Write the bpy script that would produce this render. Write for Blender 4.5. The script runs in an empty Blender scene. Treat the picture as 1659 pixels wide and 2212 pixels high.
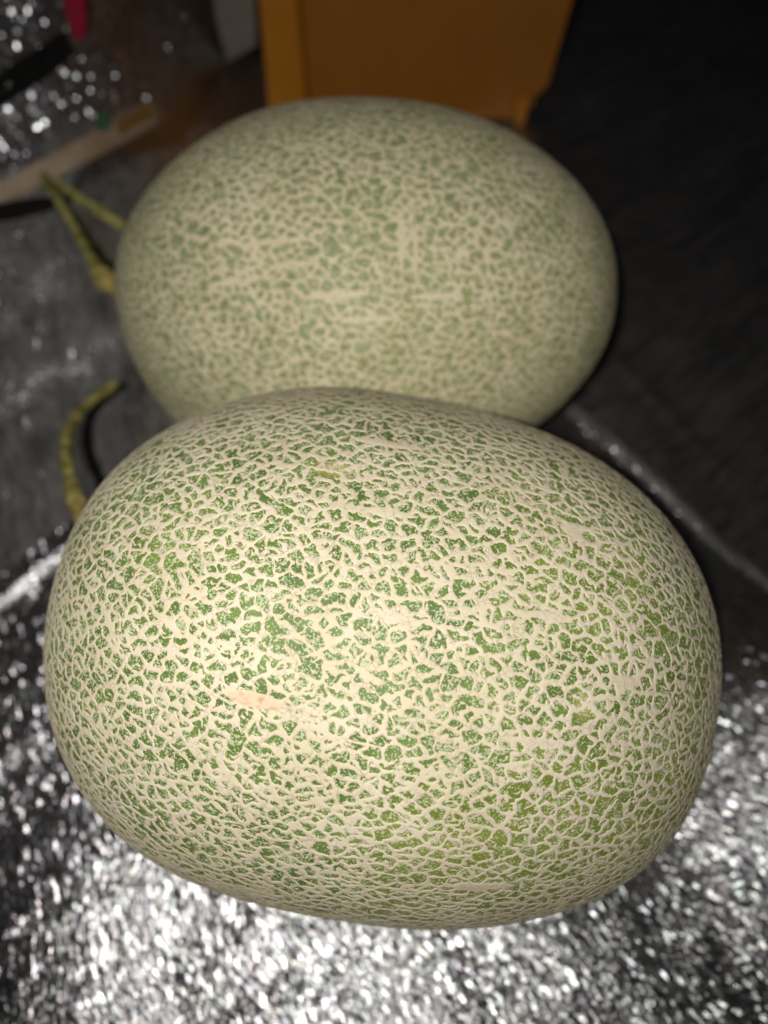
import bpy, bmesh, math, time
import numpy as np
from mathutils import Vector, kdtree
T0 = time.time()
sc = bpy.context.scene
col = sc.collection
R = math.radians

# ------------------------------------------------------------------ camera, world, lamp, exposure
F_PX = 720.0                                   # focal length in pixels of the 768 x 1024 frame
PITCH = R(58.0)                                # the camera looks steeply down
CAM = np.array([0.0, -0.074, 0.254])
FW = np.array([0, math.cos(PITCH), -math.sin(PITCH)])
UP = np.array([0, math.sin(PITCH), math.cos(PITCH)])
RT = np.array([1.0, 0, 0])
cd = bpy.data.cameras.new('camera')
cd.sensor_fit = 'VERTICAL'; cd.sensor_height = 36.0; cd.sensor_width = 27.0
cd.lens = 36.0 * F_PX / 1024.0
cd.clip_start = 0.01; cd.clip_end = 20.0
cd.dof.use_dof = True
cd.dof.focus_distance = 0.139
cd.dof.aperture_fstop = 7.3
cam = bpy.data.objects.new('camera', cd); col.objects.link(cam)
cam.location = CAM; cam.rotation_euler = (R(90.0) - PITCH, 0, 0)
sc.camera = cam

w = bpy.data.worlds.new('World'); sc.world = w; w.use_nodes = True
w.node_tree.nodes['Background'].inputs[0].default_value = (0.9, 0.92, 1.0, 1)
w.node_tree.nodes['Background'].inputs[1].default_value = 0.004

ld = bpy.data.lights.new('flash', 'SPOT')      # the phone's flash, left of the lens
ld.energy = 2.85; ld.spot_size = R(104); ld.spot_blend = 1.0; ld.shadow_soft_size = 0.0035
ld.color = (1.0, 0.965, 0.90)
flash = bpy.data.objects.new('flash', ld); col.objects.link(flash)
flash.location = CAM + RT * -0.030 + UP * -0.004 + FW * -0.060
aim = FW + UP * 0.13 + RT * 0.02
flash.rotation_euler = Vector(aim).to_track_quat('-Z', 'Y').to_euler()

vs = sc.view_settings
vs.view_transform = 'Standard'; vs.look = 'None'; vs.gamma = 1.0; vs.use_curve_mapping = False
vs.exposure = 0.0
sc.cycles.use_denoising = True
sc.cycles.use_adaptive_sampling = False
sc.cycles.sample_clamp_indirect = 3.0
sc.cycles.max_bounces = 6
sc.cycles.blur_glossy = 0.5

# ------------------------------------------------------------------ small helpers
S = 768.0 / 1659.0
def ray(px, py):
    """unit-depth ray through a point of the photograph (in its 1659 x 2212 view)"""
    x = (px * S - 384.0) / F_PX; y = (512.0 - py * S) / F_PX
    return FW + UP * y + RT * x
def on_z(px, py, z=0.0):
    d = ray(px, py); return CAM + d * ((z - CAM[2]) / d[2])
def on_y(px, py, y):
    d = ray(px, py); return CAM + d * ((y - CAM[1]) / d[1])
rng = np.random.default_rng(11)

class Waves:
    """smooth 3D noise as a sum of sines; about unit variance"""
    def __init__(self, seed, wl, n=14, stretch=(1, 1, 1), spread=0.5):
        r = np.random.default_rng(seed)
        d = r.normal(size=(n, 3)); d /= np.linalg.norm(d, axis=1)[:, None]
        k = 2 * np.pi / (wl * np.exp(r.uniform(-spread, spread, n)))
        self.k = (d * k[:, None] * np.array(stretch)).astype(np.float32)
        self.p = r.uniform(0, 2 * np.pi, n).astype(np.float32)
        self.n = n
    def __call__(self, P):
        out = np.zeros(P.shape[:-1], np.float32)
        for k, p in zip(self.k, self.p):
            out += np.sin(P[..., 0] * k[0] + P[..., 1] * k[1] + P[..., 2] * k[2] + p)
        return out * math.sqrt(2.0 / self.n)

def mesh_np(name, V, Fq, mat, parent=None, smooth=True, attrs=None):
    me = bpy.data.meshes.new(name)
    V = np.asarray(V, np.float32); Fq = np.asarray(Fq, np.int32)
    n = Fq.shape[1]
    me.vertices.add(len(V)); me.vertices.foreach_set('co', V.ravel())
    me.loops.add(Fq.size); me.loops.foreach_set('vertex_index', Fq.ravel())
    me.polygons.add(len(Fq))
    me.polygons.foreach_set('loop_start', np.arange(0, Fq.size, n, dtype=np.int32))
    me.polygons.foreach_set('loop_total', np.full(len(Fq), n, np.int32))
    me.update(calc_edges=True)
    me.polygons.foreach_set('use_smooth', np.full(len(Fq), smooth, bool))
    for k, a in (attrs or {}).items():
        at = me.attributes.new(k, 'FLOAT', 'POINT'); at.data.foreach_set('value', np.asarray(a, np.float32).ravel())
    me.materials.append(mat)
    o = bpy.data.objects.new(name, me); col.objects.link(o)
    if parent: o.parent = parent
    return o
def bm_obj(name, bm, mat, parent=None, smooth=False, bevel=0.0, seg=3):
    me = bpy.data.meshes.new(name); bm.normal_update(); bm.to_mesh(me); bm.free()
    me.polygons.foreach_set('use_smooth', np.full(len(me.polygons), smooth, bool))
    me.materials.append(mat)
    o = bpy.data.objects.new(name, me); col.objects.link(o)
    if parent: o.parent = parent
    if bevel:
        m = o.modifiers.new('bevel', 'BEVEL'); m.width = bevel; m.segments = seg; m.limit_method = 'ANGLE'
        for p in me.polygons: p.use_smooth = True
        m.harden_normals = True
    return o
def empty(name, label, cat, loc=(0, 0, 0), rot=(0, 0, 0), group=None):
    o = bpy.data.objects.new(name, None); col.objects.link(o)
    o.location = loc; o.rotation_euler = rot; o.empty_display_size = 0.02
    tag(o, label, cat, group); return o
def tag(o, label, cat, group=None, kind=None):
    if label: o['label'] = label
    if cat: o['category'] = cat
    if group: o['group'] = group
    if kind: o['kind'] = kind
def grid_faces(nu, nv, wrap_v=False):
    i = np.arange(nu - 1)[:, None]; j = np.arange(nv if wrap_v else nv - 1)[None, :]
    j2 = (j + 1) % nv
    a = i * nv + j; b = i * nv + j2; c = (i + 1) * nv + j2; d = (i + 1) * nv + j
    return np.stack([a, b, c, d], -1).reshape(-1, 4)

class NT:
    """short way to write node trees"""
    def __init__(self, name):
        self.m = bpy.data.materials.new(name); self.m.use_nodes = True
        self.t = self.m.node_tree; self.t.nodes.clear()
        self.out = self.t.nodes.new('ShaderNodeOutputMaterial')
    def n(self, typ, props=None, **ins):
        nd = self.t.nodes.new('ShaderNode' + typ)
        for k, v in (props or {}).items(): setattr(nd, k, v)
        for k, v in ins.items():
            s = nd.inputs[int(k[1:])] if k[0] == 'i' and k[1:].isdigit() else nd.inputs[k.replace('_', ' ')]
            self.set(s, v)
        return nd
    def set(self, s, v):
        if isinstance(v, bpy.types.NodeSocket): self.t.links.new(v, s)
        elif isinstance(v, bpy.types.Node): self.t.links.new(v.outputs[0], s)
        else: s.default_value = v
    def math(self, op, a, b=None, c=None, clamp=False):
        nd = self.t.nodes.new('ShaderNodeMath'); nd.operation = op; nd.use_clamp = clamp
        for s, v in zip(nd.inputs, (a, b, c)):
            if v is not None: self.set(s, v)
        return nd.outputs[0]
    def vmath(self, op, a, b=None):
        nd = self.t.nodes.new('ShaderNodeVectorMath'); nd.operation = op
        self.set(nd.inputs[0], a)
        if b is not None: self.set(nd.inputs[1], b)
        return nd.outputs[0]
    def mix(self, f, a, b, typ='MIX'):
        nd = self.t.nodes.new('ShaderNodeMix'); nd.data_type = 'RGBA'; nd.blend_type = typ
        for s, v in ((nd.inputs[0], f), (nd.inputs[6], a), (nd.inputs[7], b)): self.set(s, v)
        return nd.outputs[2]
    def step(self, x, lo, hi):
        nd = self.t.nodes.new('ShaderNodeMapRange'); nd.interpolation_type = 'SMOOTHSTEP'
        self.set(nd.inputs[0], x); nd.inputs[1].default_value = lo; nd.inputs[2].default_value = hi
        return nd.outputs[0]
    def noise(self, vec, scale, detail=3.0, rough=0.55, dist=0.0):
        nd = self.n('TexNoise', Scale=scale, Detail=detail, Roughness=rough, Distortion=dist)
        self.set(nd.inputs['Vector'], vec); return nd
    def bsdf(self, **ins):
        b = self.n('BsdfPrincipled', **ins); self.t.links.new(b.outputs[0], self.out.inputs['Surface']); return b
    def bump(self, h, strength, dist, normal=None):
        b = self.n('Bump', Strength=strength, Distance=dist, Height=h)
        if normal is not None: self.set(b.inputs['Normal'], normal)
        return b.outputs[0]
def rgba(r, g, b): return (r, g, b, 1.0)

# ------------------------------------------------------------------ materials
def rind_material(name, lift=0.0):
    t = NT(name); co = t.n('TexCoord').outputs['Object']
    big = t.noise(co, 22.0, 2.0).outputs[0]
    mid = t.noise(co, 120.0, 3.0).outputs[0]
    cool = t.mix(t.step(mid, 0.35, 0.65), rgba(0.078, 0.132, 0.028), rgba(0.130, 0.200, 0.050))
    warm = t.mix(t.step(mid, 0.35, 0.65), rgba(0.160, 0.210, 0.030), rgba(0.230, 0.275, 0.050))
    x = t.n('SeparateXYZ', Vector=co)
    f = t.math('ADD', big, t.math('MULTIPLY', x.outputs[0], 2.6))
    base = t.mix(t.step(f, 0.42, 0.80), cool, warm)
    yel = t.n('Attribute', {'attribute_name': 'ripe'}).outputs['Fac']
    base = t.mix(yel, base, rgba(0.42, 0.36, 0.09))
    if lift: base = t.mix(lift, base, rgba(0.30, 0.30, 0.17))
    sp = t.noise(co, 1900.0, 2.0, 0.6).outputs[0]
    patch = t.noise(co, 330.0, 1.0).outputs[0]
    spf = t.step(t.math('ADD', sp, t.math('MULTIPLY', patch, 0.36)), 0.685, 0.78)
    c = t.mix(t.math('MULTIPLY', spf, 0.78), base, rgba(0.50, 0.52, 0.35))
    t.bsdf(Base_Color=c, Roughness=0.42, Specular_IOR_Level=0.26,
           Normal=t.bump(sp, 0.6, 0.0004))
    return t.m
def net_material(name, tone):
    t = NT(name); co = t.n('TexCoord').outputs['Object']
    h = t.n('Attribute', {'attribute_name': 'height'}).outputs['Fac']
    scar = t.n('Attribute', {'attribute_name': 'scar'}).outputs['Fac']
    n1 = t.noise(co, 60.0, 3.0).outputs[0]
    n2 = t.noise(co, 900.0, 3.0, 0.65).outputs[0]
    core = t.mix(t.step(n1, 0.35, 0.65), rgba(*[v * k for v, k in zip((0.55, 0.485, 0.350), tone)]),
                 rgba(*[v * k for v, k in zip((0.61, 0.543, 0.415), tone)]))
    core = t.mix(t.math('MULTIPLY', t.step(n2, 0.38, 0.30), 0.5), core, rgba(0.36, 0.29, 0.20))
    # fine cracks that run along the cords
    cr = t.n('TexVoronoi', {'feature': 'DISTANCE_TO_EDGE'}, Scale=800.0)
    t.set(cr.inputs['Vector'], t.vmath('ADD', co, t.vmath('SCALE', t.noise(co, 500.0, 2.0).outputs[1])))
    cr.inputs['Vector'].links[0].from_node.inputs[1].links[0].from_node.inputs[3].default_value = 0.0016
    ck = t.math('MULTIPLY', t.step(cr.outputs[0], 0.10, 0.02), t.step(t.noise(co, 420.0, 2.0).outputs[0], 0.42, 0.58))
    core = t.mix(t.math('MULTIPLY', ck, 0.36), core, rgba(0.20, 0.165, 0.125))
    edge = t.mix(t.step(h, 0.0, 0.45), rgba(0.245, 0.235, 0.085), core)
    blot = t.step(t.noise(co, 480.0, 4.0, 0.65).outputs[0], 0.50, 0.66)
    sc_c = t.mix(blot, rgba(0.58, 0.46, 0.33), rgba(0.48, 0.31, 0.18))
    c = t.mix(scar, edge, sc_c)
    b = t.bump(n2, 0.35, 0.00015)
    b = t.bump(ck, -0.6, 0.0002, b) if False else b
    t.bsdf(Base_Color=c, Roughness=0.85, Specular_IOR_Level=0.12, Normal=b)
    return t.m
def stem_material():
    t = NT('vine_stem'); co = t.n('TexCoord').outputs['Object']
    n = t.noise(co, 160.0, 4.0, 0.6).outputs[0]; n2 = t.noise(co, 700.0, 3.0).outputs[0]
    c = t.mix(t.step(n, 0.38, 0.62), rgba(0.17, 0.17, 0.03), rgba(0.46, 0.42, 0.15))
    c = t.mix(t.step(n2, 0.58, 0.72), c, rgba(0.36, 0.29, 0.13))
    dry = t.n('Attribute', {'attribute_name': 'dry'}).outputs['Fac']
    c = t.mix(dry, c, rgba(0.42, 0.26, 0.075))
    t.bsdf(Base_Color=c, Roughness=0.6, Specular_IOR_Level=0.3, Normal=t.bump(n2, 0.6, 0.0006))
    return t.m
def foil_material(name, shape, axis, tint=(0.72, 0.73, 0.76), tilt=1.0, dull=0.25, haze=0.35, fine=900.0, stretch=2.2, cross=0.55, grey=0.12, swirl=0.0):
    """metallised woven foil: every little facet has its own tilt, mostly across the weave (axis)"""
    t = NT(name); co = t.n('TexCoord').outputs['Object']
    warp = t.vmath('SUBTRACT', t.noise(co, 14.0, 2.0).outputs[1], (0.5, 0.5, 0.5))
    ws = t.n('VectorMath', {'operation': 'SCALE'}); t.set(ws.inputs[0], warp); ws.inputs[3].default_value = 0.020
    v = t.vmath('ADD', co, ws.outputs[0])
    mp = t.n('Mapping', {'vector_type': 'TEXTURE'}); t.set(mp.inputs[0], v)
    xp = t.n('SeparateXYZ'); t.set(xp.inputs[0], co)
    rz = t.n('CombineXYZ'); t.set(rz.inputs[2], t.math('ADD', t.math('MULTIPLY', xp.outputs[0], swirl), shape)); t.set(mp.inputs['Rotation'], rz.outputs[0]); mp.inputs['Scale'].default_value = (stretch, 1.0, 1.0)
    grain = t.noise(mp.outputs[0], fine * 0.55, 3.0, 0.6).outputs[0]
    nb = t.bump(grain, 0.5, 0.0008)
    def facets(scale, tl, k0, k1):
        vo = t.n('TexVoronoi', {'feature': 'F1'}, Scale=scale, Randomness=1.0); t.set(vo.inputs['Vector'], mp.outputs[0])
        cc = vo.outputs['Color']
        sx = t.n('SeparateXYZ'); t.set(sx.inputs[0], t.vmath('SUBTRACT', cc, (0.5, 0.5, 0.5)))
        # most facets lie nearly flat, a few tilt strongly
        amp = t.math('ADD', t.math('MULTIPLY', t.math('ABSOLUTE', sx.outputs[2]), k1), k0)
        cx = t.n('CombineXYZ'); t.set(cx.inputs[0], t.math('MULTIPLY', t.math('MULTIPLY', sx.outputs[0], amp), tl * cross))
        t.set(cx.inputs[1], t.math('MULTIPLY', t.math('MULTIPLY', sx.outputs[1], amp), tl))
        rot = t.n('VectorRotate', {'rotation_type': 'Z_AXIS'}); t.set(rot.inputs['Vector'], cx.outputs[0]); rot.inputs['Angle'].default_value = axis
        return t.vmath('NORMALIZE', t.vmath('ADD', nb, rot.outputs[0])), cc
    n1, cc = facets(fine, tilt, 0.40, 3.4)
    n2, c2 = facets(fine * 1.6, tilt * 0.50, 0.8, 1.2)
    hue = t.mix(0.10, rgba(*tint), cc)
    dirt = t.step(t.noise(co, 26.0, 3.0).outputs[0], 0.35, 0.75)
    hue = t.mix(t.math('MULTIPLY', dirt, 0.35), hue, rgba(0.42, 0.40, 0.38))
    m1 = t.n('BsdfPrincipled', Base_Color=hue, Metallic=1.0, Roughness=0.24, Normal=n1)
    m2 = t.n('BsdfPrincipled', Base_Color=hue, Metallic=1.0, Roughness=0.30, Normal=n2)
    st = t.n('Mapping', {'vector_type': 'TEXTURE'}); t.set(st.inputs[0], v); st.inputs['Rotation'].default_value = (0, 0, shape); st.inputs['Scale'].default_value = (9.0, 1.0, 1.0)
    s1 = t.noise(st.outputs[0], 420.0, 3.0, 0.65).outputs[0]; s2 = t.noise(st.outputs[0], 90.0, 2.0).outputs[0]
    gcol = t.mix(t.step(t.math('ADD', t.math('MULTIPLY', s1, 0.6), t.math('MULTIPLY', s2, 0.4)), 0.36, 0.64), rgba(grey * 0.45, grey * 0.43, grey * 0.42), rgba(grey * 1.5, grey * 1.42, grey * 1.38))
    m3 = t.n('BsdfPrincipled', Base_Color=gcol, Metallic=0.0, Roughness=0.6, Specular_IOR_Level=0.4, Normal=nb)
    mm = t.n('MixShader', Fac=haze, i1=m1.outputs[0], i2=m2.outputs[0])
    t.set(t.out.inputs['Surface'], t.n('MixShader', Fac=dull, i1=mm.outputs[0], i2=m3.outputs[0]))
    return t.m
def plain_material(name, c1, c2, scale=40.0, rough=0.6, spec=0.35, bump=0.0, bscale=600.0, sheen=0.0):
    t = NT(name); co = t.n('TexCoord').outputs['Object']
    n = t.noise(co, scale, 4.0, 0.6).outputs[0]
    c = t.mix(t.step(n, 0.3, 0.7), rgba(*c1), rgba(*c2))
    kw = {}
    if bump: kw['Normal'] = t.bump(t.noise(co, bscale, 3.0).outputs[0], 0.5, bump)
    t.bsdf(Base_Color=c, Roughness=rough, Specular_IOR_Level=spec, Sheen_Weight=sheen, **kw)
    return t.m

M_RIND = rind_material('melon_rind'); M_RIND_B = rind_material('melon_rind_pale', 0.48)
M_NET_A = net_material('net_cork', (1.0, 1.0, 1.0))
M_NET_B = net_material('net_cork_pale', (1.06, 1.06, 0.98))
M_STEM = stem_material()
M_FOIL = foil_material('silver_foil', R(-58), R(48), tilt=0.9, stretch=2.8, haze=0.46, dull=0.22, grey=0.06, swirl=1.6, fine=1200.0)
M_FOIL_B = foil_material('silver_foil_folded_back', R(38), R(52), tilt=0.5, dull=0.5, grey=0.075, fine=420.0, stretch=5.0)
M_FOIL_C = foil_material('silver_foil_dull_side', R(-70), R(48), tilt=0.62, dull=0.54, haze=0.85, grey=0.19, fine=900.0, stretch=7.0)
M_FOIL_D = foil_material('silver_foil_back_left', R(-60), R(48), tilt=1.7, dull=0.30, haze=0.25, grey=0.17, fine=700.0)  # greyer foil with more strongly tilted facets, for the back left
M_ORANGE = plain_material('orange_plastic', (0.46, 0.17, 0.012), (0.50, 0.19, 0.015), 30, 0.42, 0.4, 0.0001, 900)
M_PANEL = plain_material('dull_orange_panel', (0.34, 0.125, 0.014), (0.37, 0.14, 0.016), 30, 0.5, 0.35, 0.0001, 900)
M_TAN = plain_material('tan_lit_edge', (0.30, 0.20, 0.12), (0.46, 0.37, 0.29), 22, 0.7, 0.3, 0.0002, 300)  # light on the fold edge is put into this colour
M_BROWN = plain_material('brown_strip_end', (0.22, 0.11, 0.03), (0.30, 0.17, 0.06), 60, 0.6)  # brown tone at the right end of the strip
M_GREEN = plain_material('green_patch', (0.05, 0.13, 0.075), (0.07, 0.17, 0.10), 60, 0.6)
M_BLACK = plain_material('black_webbing_and_shade', (0.006, 0.006, 0.006), (0.012, 0.011, 0.011), 200, 0.85, 0.15, 0.0005, 1500)  # for the straps, and for the painted shade wedge
M_PINK = plain_material('magenta_cloth', (0.28, 0.010, 0.035), (0.34, 0.014, 0.05), 120, 0.8, 0.2, 0.0004, 1200)
M_GREY = plain_material('dull_grey_board', (0.16, 0.14, 0.12), (0.22, 0.20, 0.17), 30, 0.8, 0.2)

# ------------------------------------------------------------------ the foil sheet everything stands on
def ridge(x, y, p, q, w):
    """gaussian fold along the segment p-q"""
    p = np.array(p[:2]); q = np.array(q[:2]); d = q - p; L = np.linalg.norm(d); d = d / L
    s = (x - p[0]) * d[0] + (y - p[1]) * d[1]; e = -(x - p[0]) * d[1] + (y - p[1]) * d[0]
    fade = 1 / (1 + np.exp(-(s + 0.01) / 0.006)) / (1 + np.exp((s - L - 0.02) / 0.01))
    return np.exp(-(e / w) ** 2) * fade
GLINT = (((-0.147, 0.236), (-0.119, 0.288)), ((-0.110, 0.318), (-0.103, 0.368)))   # two sharp creases at the back left
W1 = Waves(3, 0.055, 12); W2 = Waves(4, 0.016, 14); W3 = Waves(5, 0.16, 8)
def sheet_height(x, y):
    P = np.stack([x, y, np.zeros_like(x)], -1).astype(np.float32)
    # flat where the melons stand
    rest = np.minimum(np.hypot(x / 1.15, y), np.hypot((x + 0.007) / 1.2, y - 0.135))
    free = np.clip((rest - 0.02) / 0.05, 0, 1)
    z = 0.0007 * W1(P) * free + 0.00022 * W2(P) + 0.0012 * W3(P) * free
    z = z - 0.0012
    z = z + 0.0022 * ridge(x, y, on_z(1225, 865), on_z(1720, 1318), 0.0026)
    z = z + 0.0016 * ridge(x, y, on_z(1325, 775), on_z(1480, 920), 0.004)
    z = z + 0.0040 * ridge(x, y, on_z(-60, 1330), on_z(150, 1180), 0.0024)
    lf = np.clip((-0.06 - x) / 0.06, 0, 1) * np.clip((y - 0.05) / 0.05, 0, 1)
    z = z + 0.0011 * np.sin((-0.66 * x + 0.74 * y) * 2 * np.pi / 0.034 + 1.2 * W3(P)) * lf * (0.6 + 0.4 * W1(P))
    z = z + 0.0034 * ridge(x, y, GLINT[0][0], GLINT[0][1], 0.0035) + 0.0050 * ridge(x, y, GLINT[1][0], GLINT[1][1], 0.004)
    # the sheet curls up at the right of the front melon
    t = np.clip((x - 0.084) / 0.07, 0, None) * np.exp(-(y / np.where(y > 0, 0.045, 0.075)) ** 2)
    z = z + 0.030 * t ** 1.5
    # and slopes up at the back left
    q = -0.6 * x + 0.8 * y - 0.175
    q = 0.5 * (q + np.sqrt(q * q + 0.0006)) - 0.0006
    f = np.clip((-0.070 - x) / 0.09, 0, 1); f = f * f * (3 - 2 * f)
    q = np.clip(q, 0, None); z = z + (0.36 * q + 1.7 * q * q) * f
    return z
def on_sheet(px, py, lift=0.0):
    d = ray(px, py); t = np.linspace(0.15, 0.95, 3000); q = CAM + d * t[:, None]
    g = q[:, 2] - sheet_height(q[:, 0], q[:, 1]) - lift
    i = int(np.argmax(g < 0)); return q[i] if g[i] < 0 else q[-1]
nx, ny = 420, 420
gx, gy = np.meshgrid(np.linspace(-0.46, 0.50, nx), np.linspace(-0.32, 0.66, ny), indexing='ij')
gz = sheet_height(gx, gy)
o = mesh_np('ground_sheet', np.stack([gx, gy, gz], -1).reshape(-1, 3), grid_faces(nx, ny)[:, ::-1], M_FOIL)
tag(o, 'crinkled silver foil sheet under the two melons', None, kind='structure')
o.data.materials.append(M_FOIL_B)
# the part of the sheet folded back beyond the crease has its weave lying the other way
ca, cb = on_z(1235, 875)[:2], on_z(1700, 1300)[:2]
fx = (gx[:-1, :-1] + gx[1:, 1:]) / 2; fy = (gy[:-1, :-1] + gy[1:, 1:]) / 2
dd = cb - ca
side = -(fx - ca[0]) * dd[1] + (fy - ca[1]) * dd[0]
mi = ((side > 0) & (fx > 0.02)).astype(np.int32)
def above(p, q):
    p = np.array(p[:2]); d = np.array(q[:2]) - p
    return (fx - p[0]) * -d[1] + (fy - p[1]) * d[0] > 0
o.data.materials.append(M_FOIL_C); o.data.materials.append(M_FOIL_D)
left = fx < -0.02
mi[left & above(on_sheet(-40, 1270), on_sheet(150, 1130))] = 2
mi[left & above(on_sheet(0, 400), on_sheet(330, 240))] = 3
mi[ridge(fx, fy, ca, cb, 0.0034) > 0.35] = 2
for g0, g1 in GLINT: mi[ridge(fx, fy, g0, g1, 0.005) > 0.35] = 0
o.data.polygons.foreach_set('material_index', mi.ravel())

# ------------------------------------------------------------------ melons
def build_melon(name, label, loc, a, b, yaw, pitch, p, egg, nu, nv, cell, wid, seed, net_mat, rind_mat, spots, yellow, group=None):
    root = empty(name, label, 'melon', loc, (0, pitch, -yaw), group)
    wl1 = Waves(seed + 1, 0.09, 10)
    def surf(D):
        r = 1 / ((np.abs(D[..., 0]) / a) ** p + (np.hypot(D[..., 1], D[..., 2]) / b) ** p) ** (1 / p)
        P = D * r[..., None]
        k = 1 + egg * P[..., 0] / a
        P = P * np.stack([np.ones_like(k), k, k], -1)
        return P * (1 + 0.006 * wl1(P))[..., None]
    def dirs(phi, th):
        return np.stack([np.sin(phi), np.cos(phi) * np.cos(th), np.cos(phi) * np.sin(th)], -1)
    def latlong(n, m):
        phi = np.linspace(-math.pi / 2 + 1e-3, math.pi / 2 - 1e-3, n); th = np.linspace(0, 2 * math.pi, m, endpoint=False)
        return dirs(*np.meshgrid(phi, th, indexing='ij'))
    def normals(P):
        du = np.gradient(P, axis=0); dv = np.roll(P, -1, 1) - np.roll(P, 1, 1)
        N = np.cross(dv, du); N /= np.linalg.norm(N, axis=-1, keepdims=True) + 1e-12
        if (N[len(N) // 2] * P[len(N) // 2]).sum() < 0: N = -N
        return N
    # to-world matrix, to find marks that the photograph shows
    cp, sp_ = math.cos(pitch), math.sin(pitch); cy, sy = math.cos(-yaw), math.sin(-yaw)
    M = np.array([[cy, -sy, 0], [sy, cy, 0], [0, 0, 1]]) @ np.array([[cp, 0, sp_], [0, 1, 0], [-sp_, 0, cp]])
    loc = np.array(loc)
    def local_hit(px, py):
        d = ray(px, py) @ M; o0 = (CAM - loc) @ M
        best = None
        for t in np.linspace(0.08, 0.35, 900):
            q = o0 + d * t; u = q / np.linalg.norm(q)
            if np.linalg.norm(q) <= np.linalg.norm(surf(u.astype(np.float32)[None])[0]): best = q; break
        return best
    # --- cells of the net
    ng = 160000
    r0 = np.random.default_rng(seed)
    def scatter(c, jit):
        area = 4 * math.pi * ((2 * (a * b) ** 1.6 + (b * b) ** 1.6) / 3) ** (1 / 1.6)
        n = int(area / (c * c * 0.90))
        k = np.arange(n) + 0.5
        z = 1 - 2 * k / n; th = math.pi * (1 + 5 ** 0.5) * k
        D = np.stack([z, np.sqrt(1 - z * z) * np.cos(th), np.sqrt(1 - z * z) * np.sin(th)], -1)
        Pp = D * np.array([a, b, b]) + r0.normal(size=(n, 3)) * c * jit
        D = Pp / np.array([a, b, b]); D /= np.linalg.norm(D, axis=1)[:, None]
        D = D * np.array([a, b, b]); D /= np.linalg.norm(D, axis=1)[:, None]
        return surf(D.astype(np.float32)).astype(np.float32)
    thin = Waves(seed + 60, 0.022, 10)
    G1 = scatter(cell, 0.24); G1 = G1[r0.random(len(G1)) > 0.30 / (1 + np.exp(-2.2 * thin(G1)))]; G2 = scatter(cell * 0.66, 0.34)
    P = surf(latlong(nu, nv)).astype(np.float32)
    N = normals(P)
    wa = [Waves(seed + 10 + i, 0.0034, 9) for i in range(3)]
    Q = P + 0.00026 * np.stack([f(P) for f in wa], -1)
    wb = [Waves(seed + 20 + i, 0.0012, 9) for i in range(3)]
    Q = Q + 0.00008 * np.stack([f(P) for f in wb], -1)
    ST = np.array([0.76, 1.0, 1.0], np.float32)          # cells a little longer along the melon
    B = 8
    bu, bv = nu // B, nv // B
    nu, nv = bu * B, bv * B
    def blocks(A):
        return A[:nu, :nv].reshape(bu, B, bv, B, -1).transpose(0, 2, 1, 3, 4).reshape(bu * bv, B * B, -1)
    def unblocks(A):
        return A.reshape(bu, bv, B, B).transpose(0, 2, 1, 3).reshape(nu, nv)
    def hash2(i, j, s):
        lo = np.minimum(i, j).astype(np.uint64); hi = np.maximum(i, j).astype(np.uint64)
        h = (lo * np.uint64(2654435761) + hi * np.uint64(40503) * np.uint64(65537) + np.uint64(s * 7919 + 13)) & np.uint64(0xFFFFFFFF)
        h ^= h >> np.uint64(15); h = (h * np.uint64(2246822519)) & np.uint64(0xFFFFFFFF); h ^= h >> np.uint64(13)
        h = (h * np.uint64(3266489917)) & np.uint64(0xFFFFFFFF); h ^= h >> np.uint64(16)
        return (h.astype(np.float64) / 4294967296.0).astype(np.float32)
    QB = blocks(Q); NB = blocks(N)
    mod = Waves(seed + 31, 0.030, 10)
    WB = blocks((1 + 0.07 * mod(P))[..., None])[..., 0]
    def net(G, w0, p_full, p_spur, s0, K=7, C=22):
        kt = kdtree.KDTree(len(G))
        for i, g in enumerate(G * ST): kt.insert(g, i)
        kt.balance()
        ctr = (QB * ST).mean(1)
        cand = np.array([[f[1] for f in kt.find_n(c, C)] for c in ctr], np.int64)
        out = np.full(QB.shape[:2], -1.0, np.float32)
        CH = 1500
        for s in range(0, len(QB), CH):
            q = QB[s:s + CH] * ST; n = NB[s:s + CH]; g = G[cand[s:s + CH]] * ST
            d2 = ((q[:, :, None, :] - g[:, None, :, :]) ** 2).sum(-1)
            idx = np.argpartition(d2, K, axis=2)[:, :, :K]
            dk = np.take_along_axis(d2, idx, 2)
            o_ = np.argsort(dk, 2); idx = np.take_along_axis(idx, o_, 2); dk = np.take_along_axis(dk, o_, 2)
            gi = np.take_along_axis(cand[s:s + CH][:, None, :].repeat(B * B, 1), idx, 2)
            wloc = WB[s:s + CH]
            best = np.full(q.shape[:2], -1.0, np.float32)
            i0 = gi[:, :, 0]; p0 = G[i0] * ST
            for j in range(1, K):
                ij = gi[:, :, j]; pj = G[ij] * ST
                L = pj - p0; Ln = np.linalg.norm(L, axis=-1) + 1e-9
                e = (dk[:, :, j] - dk[:, :, 0]) / (2 * Ln)
                sgn = np.where(i0 < ij, 1.0, -1.0).astype(np.float32)
                tan = np.cross(n, L) * (sgn / Ln)[..., None]
                t = ((q - (p0 + pj) * 0.5) * tan).sum(-1) / Ln          # about -0.35 .. 0.35 along the edge
                along = np.abs(tan[..., 0])                             # cords along the melon are stouter
                h1 = hash2(i0, ij, s0); h2 = hash2(i0, ij, s0 + 1); h3 = hash2(i0, ij, s0 + 2)
                w_full = w0 * (0.84 + 0.32 * h2) * (0.80 + 0.45 * along)
                tt = np.where(h3 < 0.5, t, -t)
                w_spur = w0 * (0.60 + 0.45 * h2) * np.clip(0.70 - 2.3 * (tt + 0.10 - 0.20 * h3), 0, 1.3)
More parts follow.
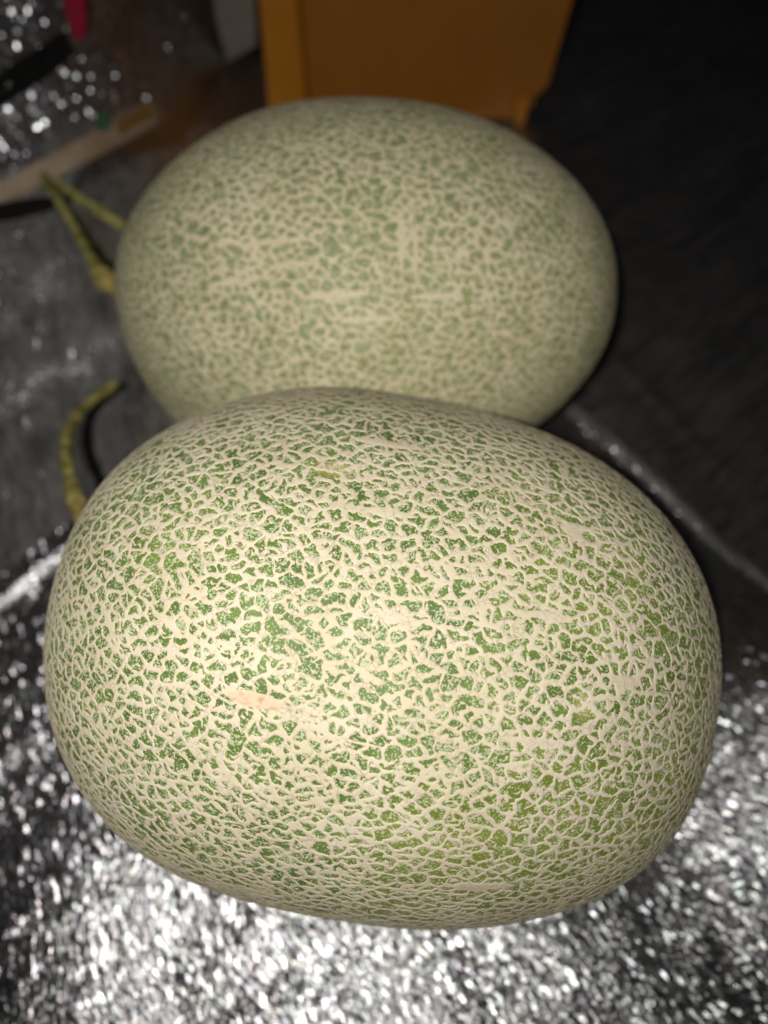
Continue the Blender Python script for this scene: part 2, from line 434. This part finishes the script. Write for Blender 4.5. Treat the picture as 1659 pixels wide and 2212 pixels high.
                w_ = np.where(h1 < p_full, w_full, np.where(h1 < p_full + p_spur, w_spur, 0.0)) * wloc
                sd = np.where(w_ > 0.06 * w0, w_ - e, -1.0)
                best = np.maximum(best, sd)
            out[s:s + CH] = best
        return out
    sA = net(G1, wid, 0.86, 0.13, 1)
    sB = net(G2, wid * 0.58, 0.02, 0.46, 5)
    # rounded union of the two nets
    k = wid * 0.15
    h = np.clip(0.5 + 0.5 * (sA - sB) / k, 0, 1)
    sd = sB * (1 - h) + sA * h + k * h * (1 - h)
    sd = unblocks(sd)
    P = P[:nu, :nv]; N = N[:nu, :nv]
    # long corky streaks that follow the length of the melon
    f1 = Waves(seed + 40, 0.011, 12, (0.16, 1, 1)); f2 = Waves(seed + 41, 0.024, 10, (0.5, 1, 1))
    v = np.abs(f1(P)) * 0.0018
    sd = np.maximum(sd, np.clip(f2(P) - 1.1, 0, 0.6) * 0.0006 - v)
    scar = np.zeros_like(sd); 
    for (px, py, L, w_, tint) in spots:
        c = local_hit(px, py)
        if c is None: continue
        d = P - c
        x = np.array([1.0, 0, 0]); nn = c / np.array([a * a, b * b, b * b]); nn /= np.linalg.norm(nn)
        x -= nn * (x @ nn); x /= np.linalg.norm(x); y = np.cross(nn, x)
        e = np.sqrt(((d @ x) / L) ** 2 + ((d @ y) / w_) ** 2 + ((d @ nn) / 0.01) ** 2)
        wob = 1 + 0.05 * wa[0](P) + 0.03 * wb[0](P)
        sd = np.maximum(sd, (1 - e * wob) * w_)
        scar = np.maximum(scar, tint * np.clip((1.0 - e * wob) * 5.0, 0, 1))
    ripe = None
    Hh = np.where(sd > 0, 0.00014 * (1 - np.exp(-np.clip(sd, 0, None) / 0.00011)), np.clip(sd * 0.9, -0.00030, 0))
    fineb = Waves(seed + 50, 0.0010, 12)
    Hh = Hh + np.where(sd > 0.0001, 0.000008 * fineb(P), 0)
    V = P + N * Hh[..., None]
    Fq = grid_faces(nu, nv, True)
    keep = (sd.reshape(-1)[Fq] > -0.00028).any(1)
    # nothing of the net is needed under the melon
    zw = (V.reshape(-1, 3) @ M.T)[:, 2]
    keep &= zw[Fq].max(1) > -0.70 * b
    Fq = Fq[keep]
    used = np.zeros(nu * nv, bool); used[Fq.ravel()] = True
    remap = np.cumsum(used) - 1
    net_o = mesh_np('netting', V.reshape(-1, 3)[used], remap[Fq], net_mat, root,
                    attrs={'height': (Hh / 0.00014).reshape(-1)[used], 'scar': scar.reshape(-1)[used]})
    # --- smooth rind under it
    Pr = surf(latlong(240, 360)); rip = np.zeros(Pr.shape[:2])
    for (px, py, L, w_) in yellow:
        c = local_hit(px, py)
        if c is None: continue
        d = (Pr - c) / np.array([L, w_, w_]); rip = np.maximum(rip, np.exp(-(d ** 2).sum(-1) * 1.2))
    mesh_np('rind', Pr.reshape(-1, 3), grid_faces(240, 360, True), rind_mat, root, attrs={'ripe': rip})
    print(name, 'net faces', len(Fq), 'cover', float((sd > 0).mean()), round(time.time() - T0, 1))
    return root, M, loc

def tube(name, pts, radii, mat, parent, M, loc, dry=None, seg=18, sub=10, lump=0.10, seed=0):
    """a knobbly vine stem through world points, with a cut end"""
    pts = [np.array(p) for p in pts]; n = len(pts)
    P = []; Rr = []; Dy = []
    dry = dry or [0.0] * n
    for i in range(n - 1):
        p0, p1, p2, p3 = pts[max(i - 1, 0)], pts[i], pts[i + 1], pts[min(i + 2, n - 1)]
        for k in range(sub):
            t = k / sub
            P.append(0.5 * ((2 * p1) + (-p0 + p2) * t + (2 * p0 - 5 * p1 + 4 * p2 - p3) * t * t + (-p0 + 3 * p1 - 3 * p2 + p3) * t ** 3))
            Rr.append(radii[i] * (1 - t) + radii[i + 1] * t); Dy.append(dry[i] * (1 - t) + dry[i + 1] * t)
    P.append(pts[-1]); Rr.append(radii[-1]); Dy.append(dry[-1])
    P = np.array(P); Rr = np.array(Rr)
    Tn = np.gradient(P, axis=0); Tn /= np.linalg.norm(Tn, axis=1)[:, None]
    u = np.cross(Tn[0], [0.3, 0.2, 1]); u /= np.linalg.norm(u)
    rr = np.random.default_rng(seed); ph = rr.uniform(0, 6.28, 4)
    V = []; A = []
    ang = np.arange(seg) / seg * 2 * math.pi
    s = np.concatenate([[0], np.cumsum(np.linalg.norm(np.diff(P, axis=0), axis=1))])
    for i in range(len(P)):
        u = u - Tn[i] * (u @ Tn[i]); u /= np.linalg.norm(u); v = np.cross(Tn[i], u)
        rad = Rr[i] * (1 + lump * np.sin(5 * ang + ph[0] + s[i] * 60) + lump * 1.1 * math.sin(s[i] * 420 + ph[1]) * math.sin(s[i] * 137 + ph[3]) + lump * 0.5 * np.sin(2 * ang + s[i] * 900 + ph[2]))
        V.append(P[i] + np.outer(np.cos(ang) * rad, u) + np.outer(np.sin(ang) * rad, v)); A.append(np.full(seg, Dy[i]))
    V = np.array(V); Fq = grid_faces(len(P), seg, True)
    V = V.reshape(-1, 3); A = np.array(A).ravel()
    # end caps, as quads to the centre
    c0 = len(V); V = np.vstack([V, P[:1] - Tn[:1] * Rr[0] * 0.15, P[-1:] + Tn[-1:] * Rr[-1] * 0.15]); A = np.append(A, [Dy[0], 0.8])
    base = (len(P) - 1) * seg
    caps = [[c0, (2 * k + 2) % seg, 2 * k + 1, 2 * k] for k in range(seg // 2)]
    caps += [[c0 + 1, base + 2 * k, base + 2 * k + 1, base + (2 * k + 2) % seg] for k in range(seg // 2)]
    Fq = np.vstack([Fq, np.array(caps)])
    return mesh_np(name, (V - loc) @ M, Fq, mat, parent, attrs={'dry': A})

front, MF, LF = build_melon('melon', 'large netted green melon in front, sharply seen, with an oval pinkish scar',
    (0.0005, 0.0, 0.0671), 0.0852, 0.0671, 0.16, 0.03, 2.36, -0.045, 960, 1640, 0.00272, 0.000385, 101, M_NET_A, M_RIND,
    [(550, 1512, 0.0060, 0.0015, 1.0), (1350, 1472, 0.0040, 0.0011, 0.3), (850, 1332, 0.0050, 0.0008, 0.0), (1190, 1332, 0.0045, 0.0010, 0.0),
     (830, 958, 0.0075, 0.0011, 0.25), (1040, 1916, 0.0065, 0.0013, 0.55), (1150, 1600, 0.0060, 0.0007, 0.0), (640, 1548, 0.0060, 0.0007, 0.0),
     (840, 1108, 0.0060, 0.0009, 0.0)],
    [(725, 1015, 0.004, 0.0022), (1260, 1525, 0.0022, 0.0022)], 'netted melons on the foil')
rear, MR, LR = build_melon('melon', 'netted melon behind, partly hidden by the front one, with forked vine stem',
    (-0.0076, 0.1348, 0.0671), 0.0904, 0.0672, 0.0832, -0.131, 2.10, -0.061, 520, 880, 0.0031, 0.00041, 303, M_NET_B, M_RIND_B,
    [(590, 522, 0.011, 0.0010, 0.0), (868, 515, 0.0011, 0.0095, 0.0), (640, 570, 0.008, 0.0009, 0.2), (720, 640, 0.010, 0.0010, 0.0), (898, 540, 0.0008, 0.0075, 0.0), (940, 640, 0.008, 0.0009, 0.0), (800, 690, 0.009, 0.0009, 0.0), (510, 610, 0.008, 0.0009, 0.0)], [], 'netted melons on the foil')

# stems
def on_d(px, py, d): return CAM + ray(px, py) * d
tube('stem', [on_z(205, 1150, .066), on_z(172, 1100, .063), on_z(150, 1030, .055), on_z(143, 960, .045), on_z(160, 905, .036), on_z(198, 865, .029), on_z(250, 828, .024)],
     [.0034, .0026, .0021, .0021, .0020, .0019, .0018], M_STEM, front, MF, LF, [.55, .3, .1, .05, .1, 0, .1], seed=1, lump=0.13)
tube('stem', [on_d(285, 628, .292), on_d(252, 615, .292), on_d(222, 598, .292), on_d(195, 555, .298), on_d(165, 500, .306), on_d(130, 440, .316), on_d(92, 378, .328)],
     [.0056, .0046, .0040, .0023, .0019, .0019, .0023], M_STEM, rear, MR, LR, [.9, .55, .2, .0, .05, 0, 0], seed=2)
tube('vine', [on_d(84, 368, .330), on_d(130, 400, .334), on_d(200, 445, .336), on_d(268, 490, .337), on_d(330, 530, .338)],
     [.0025, .0022, .0022, .0026, .0026], M_STEM, rear, MR, LR, seed=3)

# ------------------------------------------------------------------ orange crate behind the melons
def prism(bm, outline, y0, y1):
    """extrude an outline of (x, z) points from y0 to y1"""
    f = [bm.verts.new((x, y0, z)) for x, z in outline]; b = [bm.verts.new((x, y1, z)) for x, z in outline]
    bm.faces.new(f); bm.faces.new(b[::-1])
    n = len(f)
    for i in range(n): bm.faces.new((f[i], b[i], b[(i + 1) % n], f[(i + 1) % n]))
    bmesh.ops.recalc_face_normals(bm, faces=bm.faces)
def box(bm, x0, x1, y0, y1, z0, z1): prism(bm, [(x0, z0), (x1, z0), (x1, z1), (x0, z1)], y0, y1)
YB = 0.372; HB = 0.17
crate = empty('crate', 'orange plastic crate standing behind the rear melon', 'crate', (0.015, YB + 0.08, 0))
def px_y(px, py): q = on_y(px, py, YB); return q[0], q[2]
def crate_part(name, bm, bev=0.0012, mat=None):
    bm.transform(__import__('mathutils').Matrix.Translation(-crate.location))
    return bm_obj(name, bm, mat or M_ORANGE, crate, bevel=bev)
xr0, zr0 = px_y(1188, 190); xr1, zr1 = px_y(1243, 0)
k = (xr1 - xr0) / (zr1 - zr0)
xl = px_y(672, 190)[0]
bm = bmesh.new()
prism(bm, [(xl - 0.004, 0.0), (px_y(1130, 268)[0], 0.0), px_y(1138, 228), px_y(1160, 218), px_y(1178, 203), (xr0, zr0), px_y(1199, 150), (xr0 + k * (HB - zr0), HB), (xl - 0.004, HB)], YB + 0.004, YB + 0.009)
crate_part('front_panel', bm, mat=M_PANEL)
bm = bmesh.new(); x0 = px_y(580, 215)[0]; x1 = px_y(565, 0)[0]
prism(bm, [(x0, 0.0), (xl - 0.0015, 0.0), (xl - 0.002, HB), (x0 + (x1 - x0) * 2.2, HB)], YB - 0.012, YB + 0.012)
crate_part('corner_post', bm, 0.003)
bm = bmesh.new(); xf = px_y(1132, 268)[0]
prism(bm, [(xf - 0.006, 0.0), (xf, 0.0), (xf + 0.0012, 0.017), (xf - 0.008, 0.017)], YB - 0.003, YB + 0.010)
crate_part('foot', bm, 0.0015)
bm = bmesh.new(); prism(bm, [(xr0 - 0.004, zr0 + 0.002), (xr0 + 0.001, zr0 + 0.002), (xr0 + k * (HB - zr0), HB), (xr0 + k * (HB - zr0) - 0.005, HB)], YB + 0.0095, YB + 0.165)
crate_part('side_panel', bm)
bm = bmesh.new(); box(bm, x0, x0 + 0.005, YB + 0.0125, YB + 0.165, 0.004, HB); crate_part('side_panel', bm)
bm = bmesh.new(); box(bm, x0, xr0 + k * (HB - zr0), YB + 0.1655, YB + 0.171, 0.004, HB); crate_part('back_panel', bm)
bm = bmesh.new(); box(bm, x0 + 0.006, xr0 - 0.006, YB + 0.0095, YB + 0.165, 0.005, 0.010); crate_part('base', bm)

# ------------------------------------------------------------------ things at the back left
def slab_on_floor(name, pix, th, mat, label, cat, z0=0.0025, parent=None, bev=0.001, group=None):
    """a thin piece lying on the sheet with the outline seen in the photograph"""
    P = [on_sheet(px, py, z0 + th) for px, py in pix]
    c = np.mean(P, 0); c[2] = min(p[2] for p in P)
    bm = bmesh.new()
    t = [bm.verts.new(p - c) for p in P]; b = [bm.verts.new(p - c - [0, 0, th]) for p in P]
    bm.faces.new(t); bm.faces.new(b[::-1]); n = len(P)
    for i in range(n): bm.faces.new((t[i], b[i], b[(i + 1) % n], t[(i + 1) % n]))
    bmesh.ops.triangulate(bm, faces=[f for f in bm.faces if len(f.verts) > 4])
    bmesh.ops.recalc_face_normals(bm, faces=bm.faces)
    o = bm_obj(name, bm, mat, parent, bevel=bev)
    o.location = c
    if parent is None: tag(o, label, cat, group)
    return o
strip = slab_on_floor('lit_fold_strip', [(-60, 420), (0, 390), (120, 324), (230, 264), (318, 216), (344, 230), (336, 256), (220, 318), (100, 380), (0, 428), (-60, 456)], 0.004, M_TAN,  # tan slab in place of the lit top edge of a foil fold
    'tan strip standing in for a lit foil fold at the left, behind the forked stem', 'tan strip')
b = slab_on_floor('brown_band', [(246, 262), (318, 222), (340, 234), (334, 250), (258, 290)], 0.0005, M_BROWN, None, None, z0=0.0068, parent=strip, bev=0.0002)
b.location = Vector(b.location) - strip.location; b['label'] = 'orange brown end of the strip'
g = slab_on_floor('green_mark', [(205, 243), (238, 240), (240, 275), (212, 285)], 0.0006, M_GREEN, None, None, z0=0.0068, parent=strip, bev=0.0002)  # dark green colour patch laid on the strip
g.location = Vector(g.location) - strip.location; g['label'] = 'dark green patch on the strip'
slab_on_floor('strap_and_shade', [(-60, 448), (60, 425), (158, 418), (120, 440), (40, 462), (-60, 478)], 0.003, M_BLACK,  # dark slab in place of the shade under the foil fold
    'dark wedge standing in for the shadow below the tan strip at the left edge', 'strap', group='black straps')
slab_on_floor('strap_and_shade', [(-60, 205), (0, 152), (90, 95), (135, 62), (150, 72), (100, 118), (0, 178), (-60, 222)], 0.003, M_BLACK,
    'upper black strap crossing the foil beside the magenta tag', 'strap', group='black straps')
slab_on_floor('strap_and_shade', [(-60, 240), (0, 195), (90, 130), (150, 88), (160, 100), (100, 152), (0, 218), (-60, 262)], 0.003, M_BLACK,
    'lower of two parallel black straps crossing the foil', 'strap', group='black straps')
def standing(name, pix, y, th, mat, label, cat):
    y = on_sheet(*pix[0])[1] if y is None else y
    P = [on_y(px, py, y) for px, py in pix]; c = np.mean(P, 0); c[2] = min(p[2] for p in P); c[1] = y
    bm = bmesh.new(); prism(bm, [(p[0] - c[0], p[2] - c[2]) for p in P], 0, th)
    o = bm_obj(name, bm, mat, bevel=min(th * 0.3, 0.0012)); o.location = c; tag(o, label, cat); return o
standing('magenta_tag', [(158, 84), (184, 84), (186, 40), (180, -40), (132, -40), (140, 20)], None, 0.003, M_PINK, 'magenta cloth tag standing up at the end of the black straps', 'tag')
standing('grey_board', [(490, 138), (556, 100), (548, -40), (455, -40), (466, 40)], None, 0.006, M_GREY, 'dull grey board leaning beside the orange crate', 'board')
print('done', round(time.time() - T0, 1))
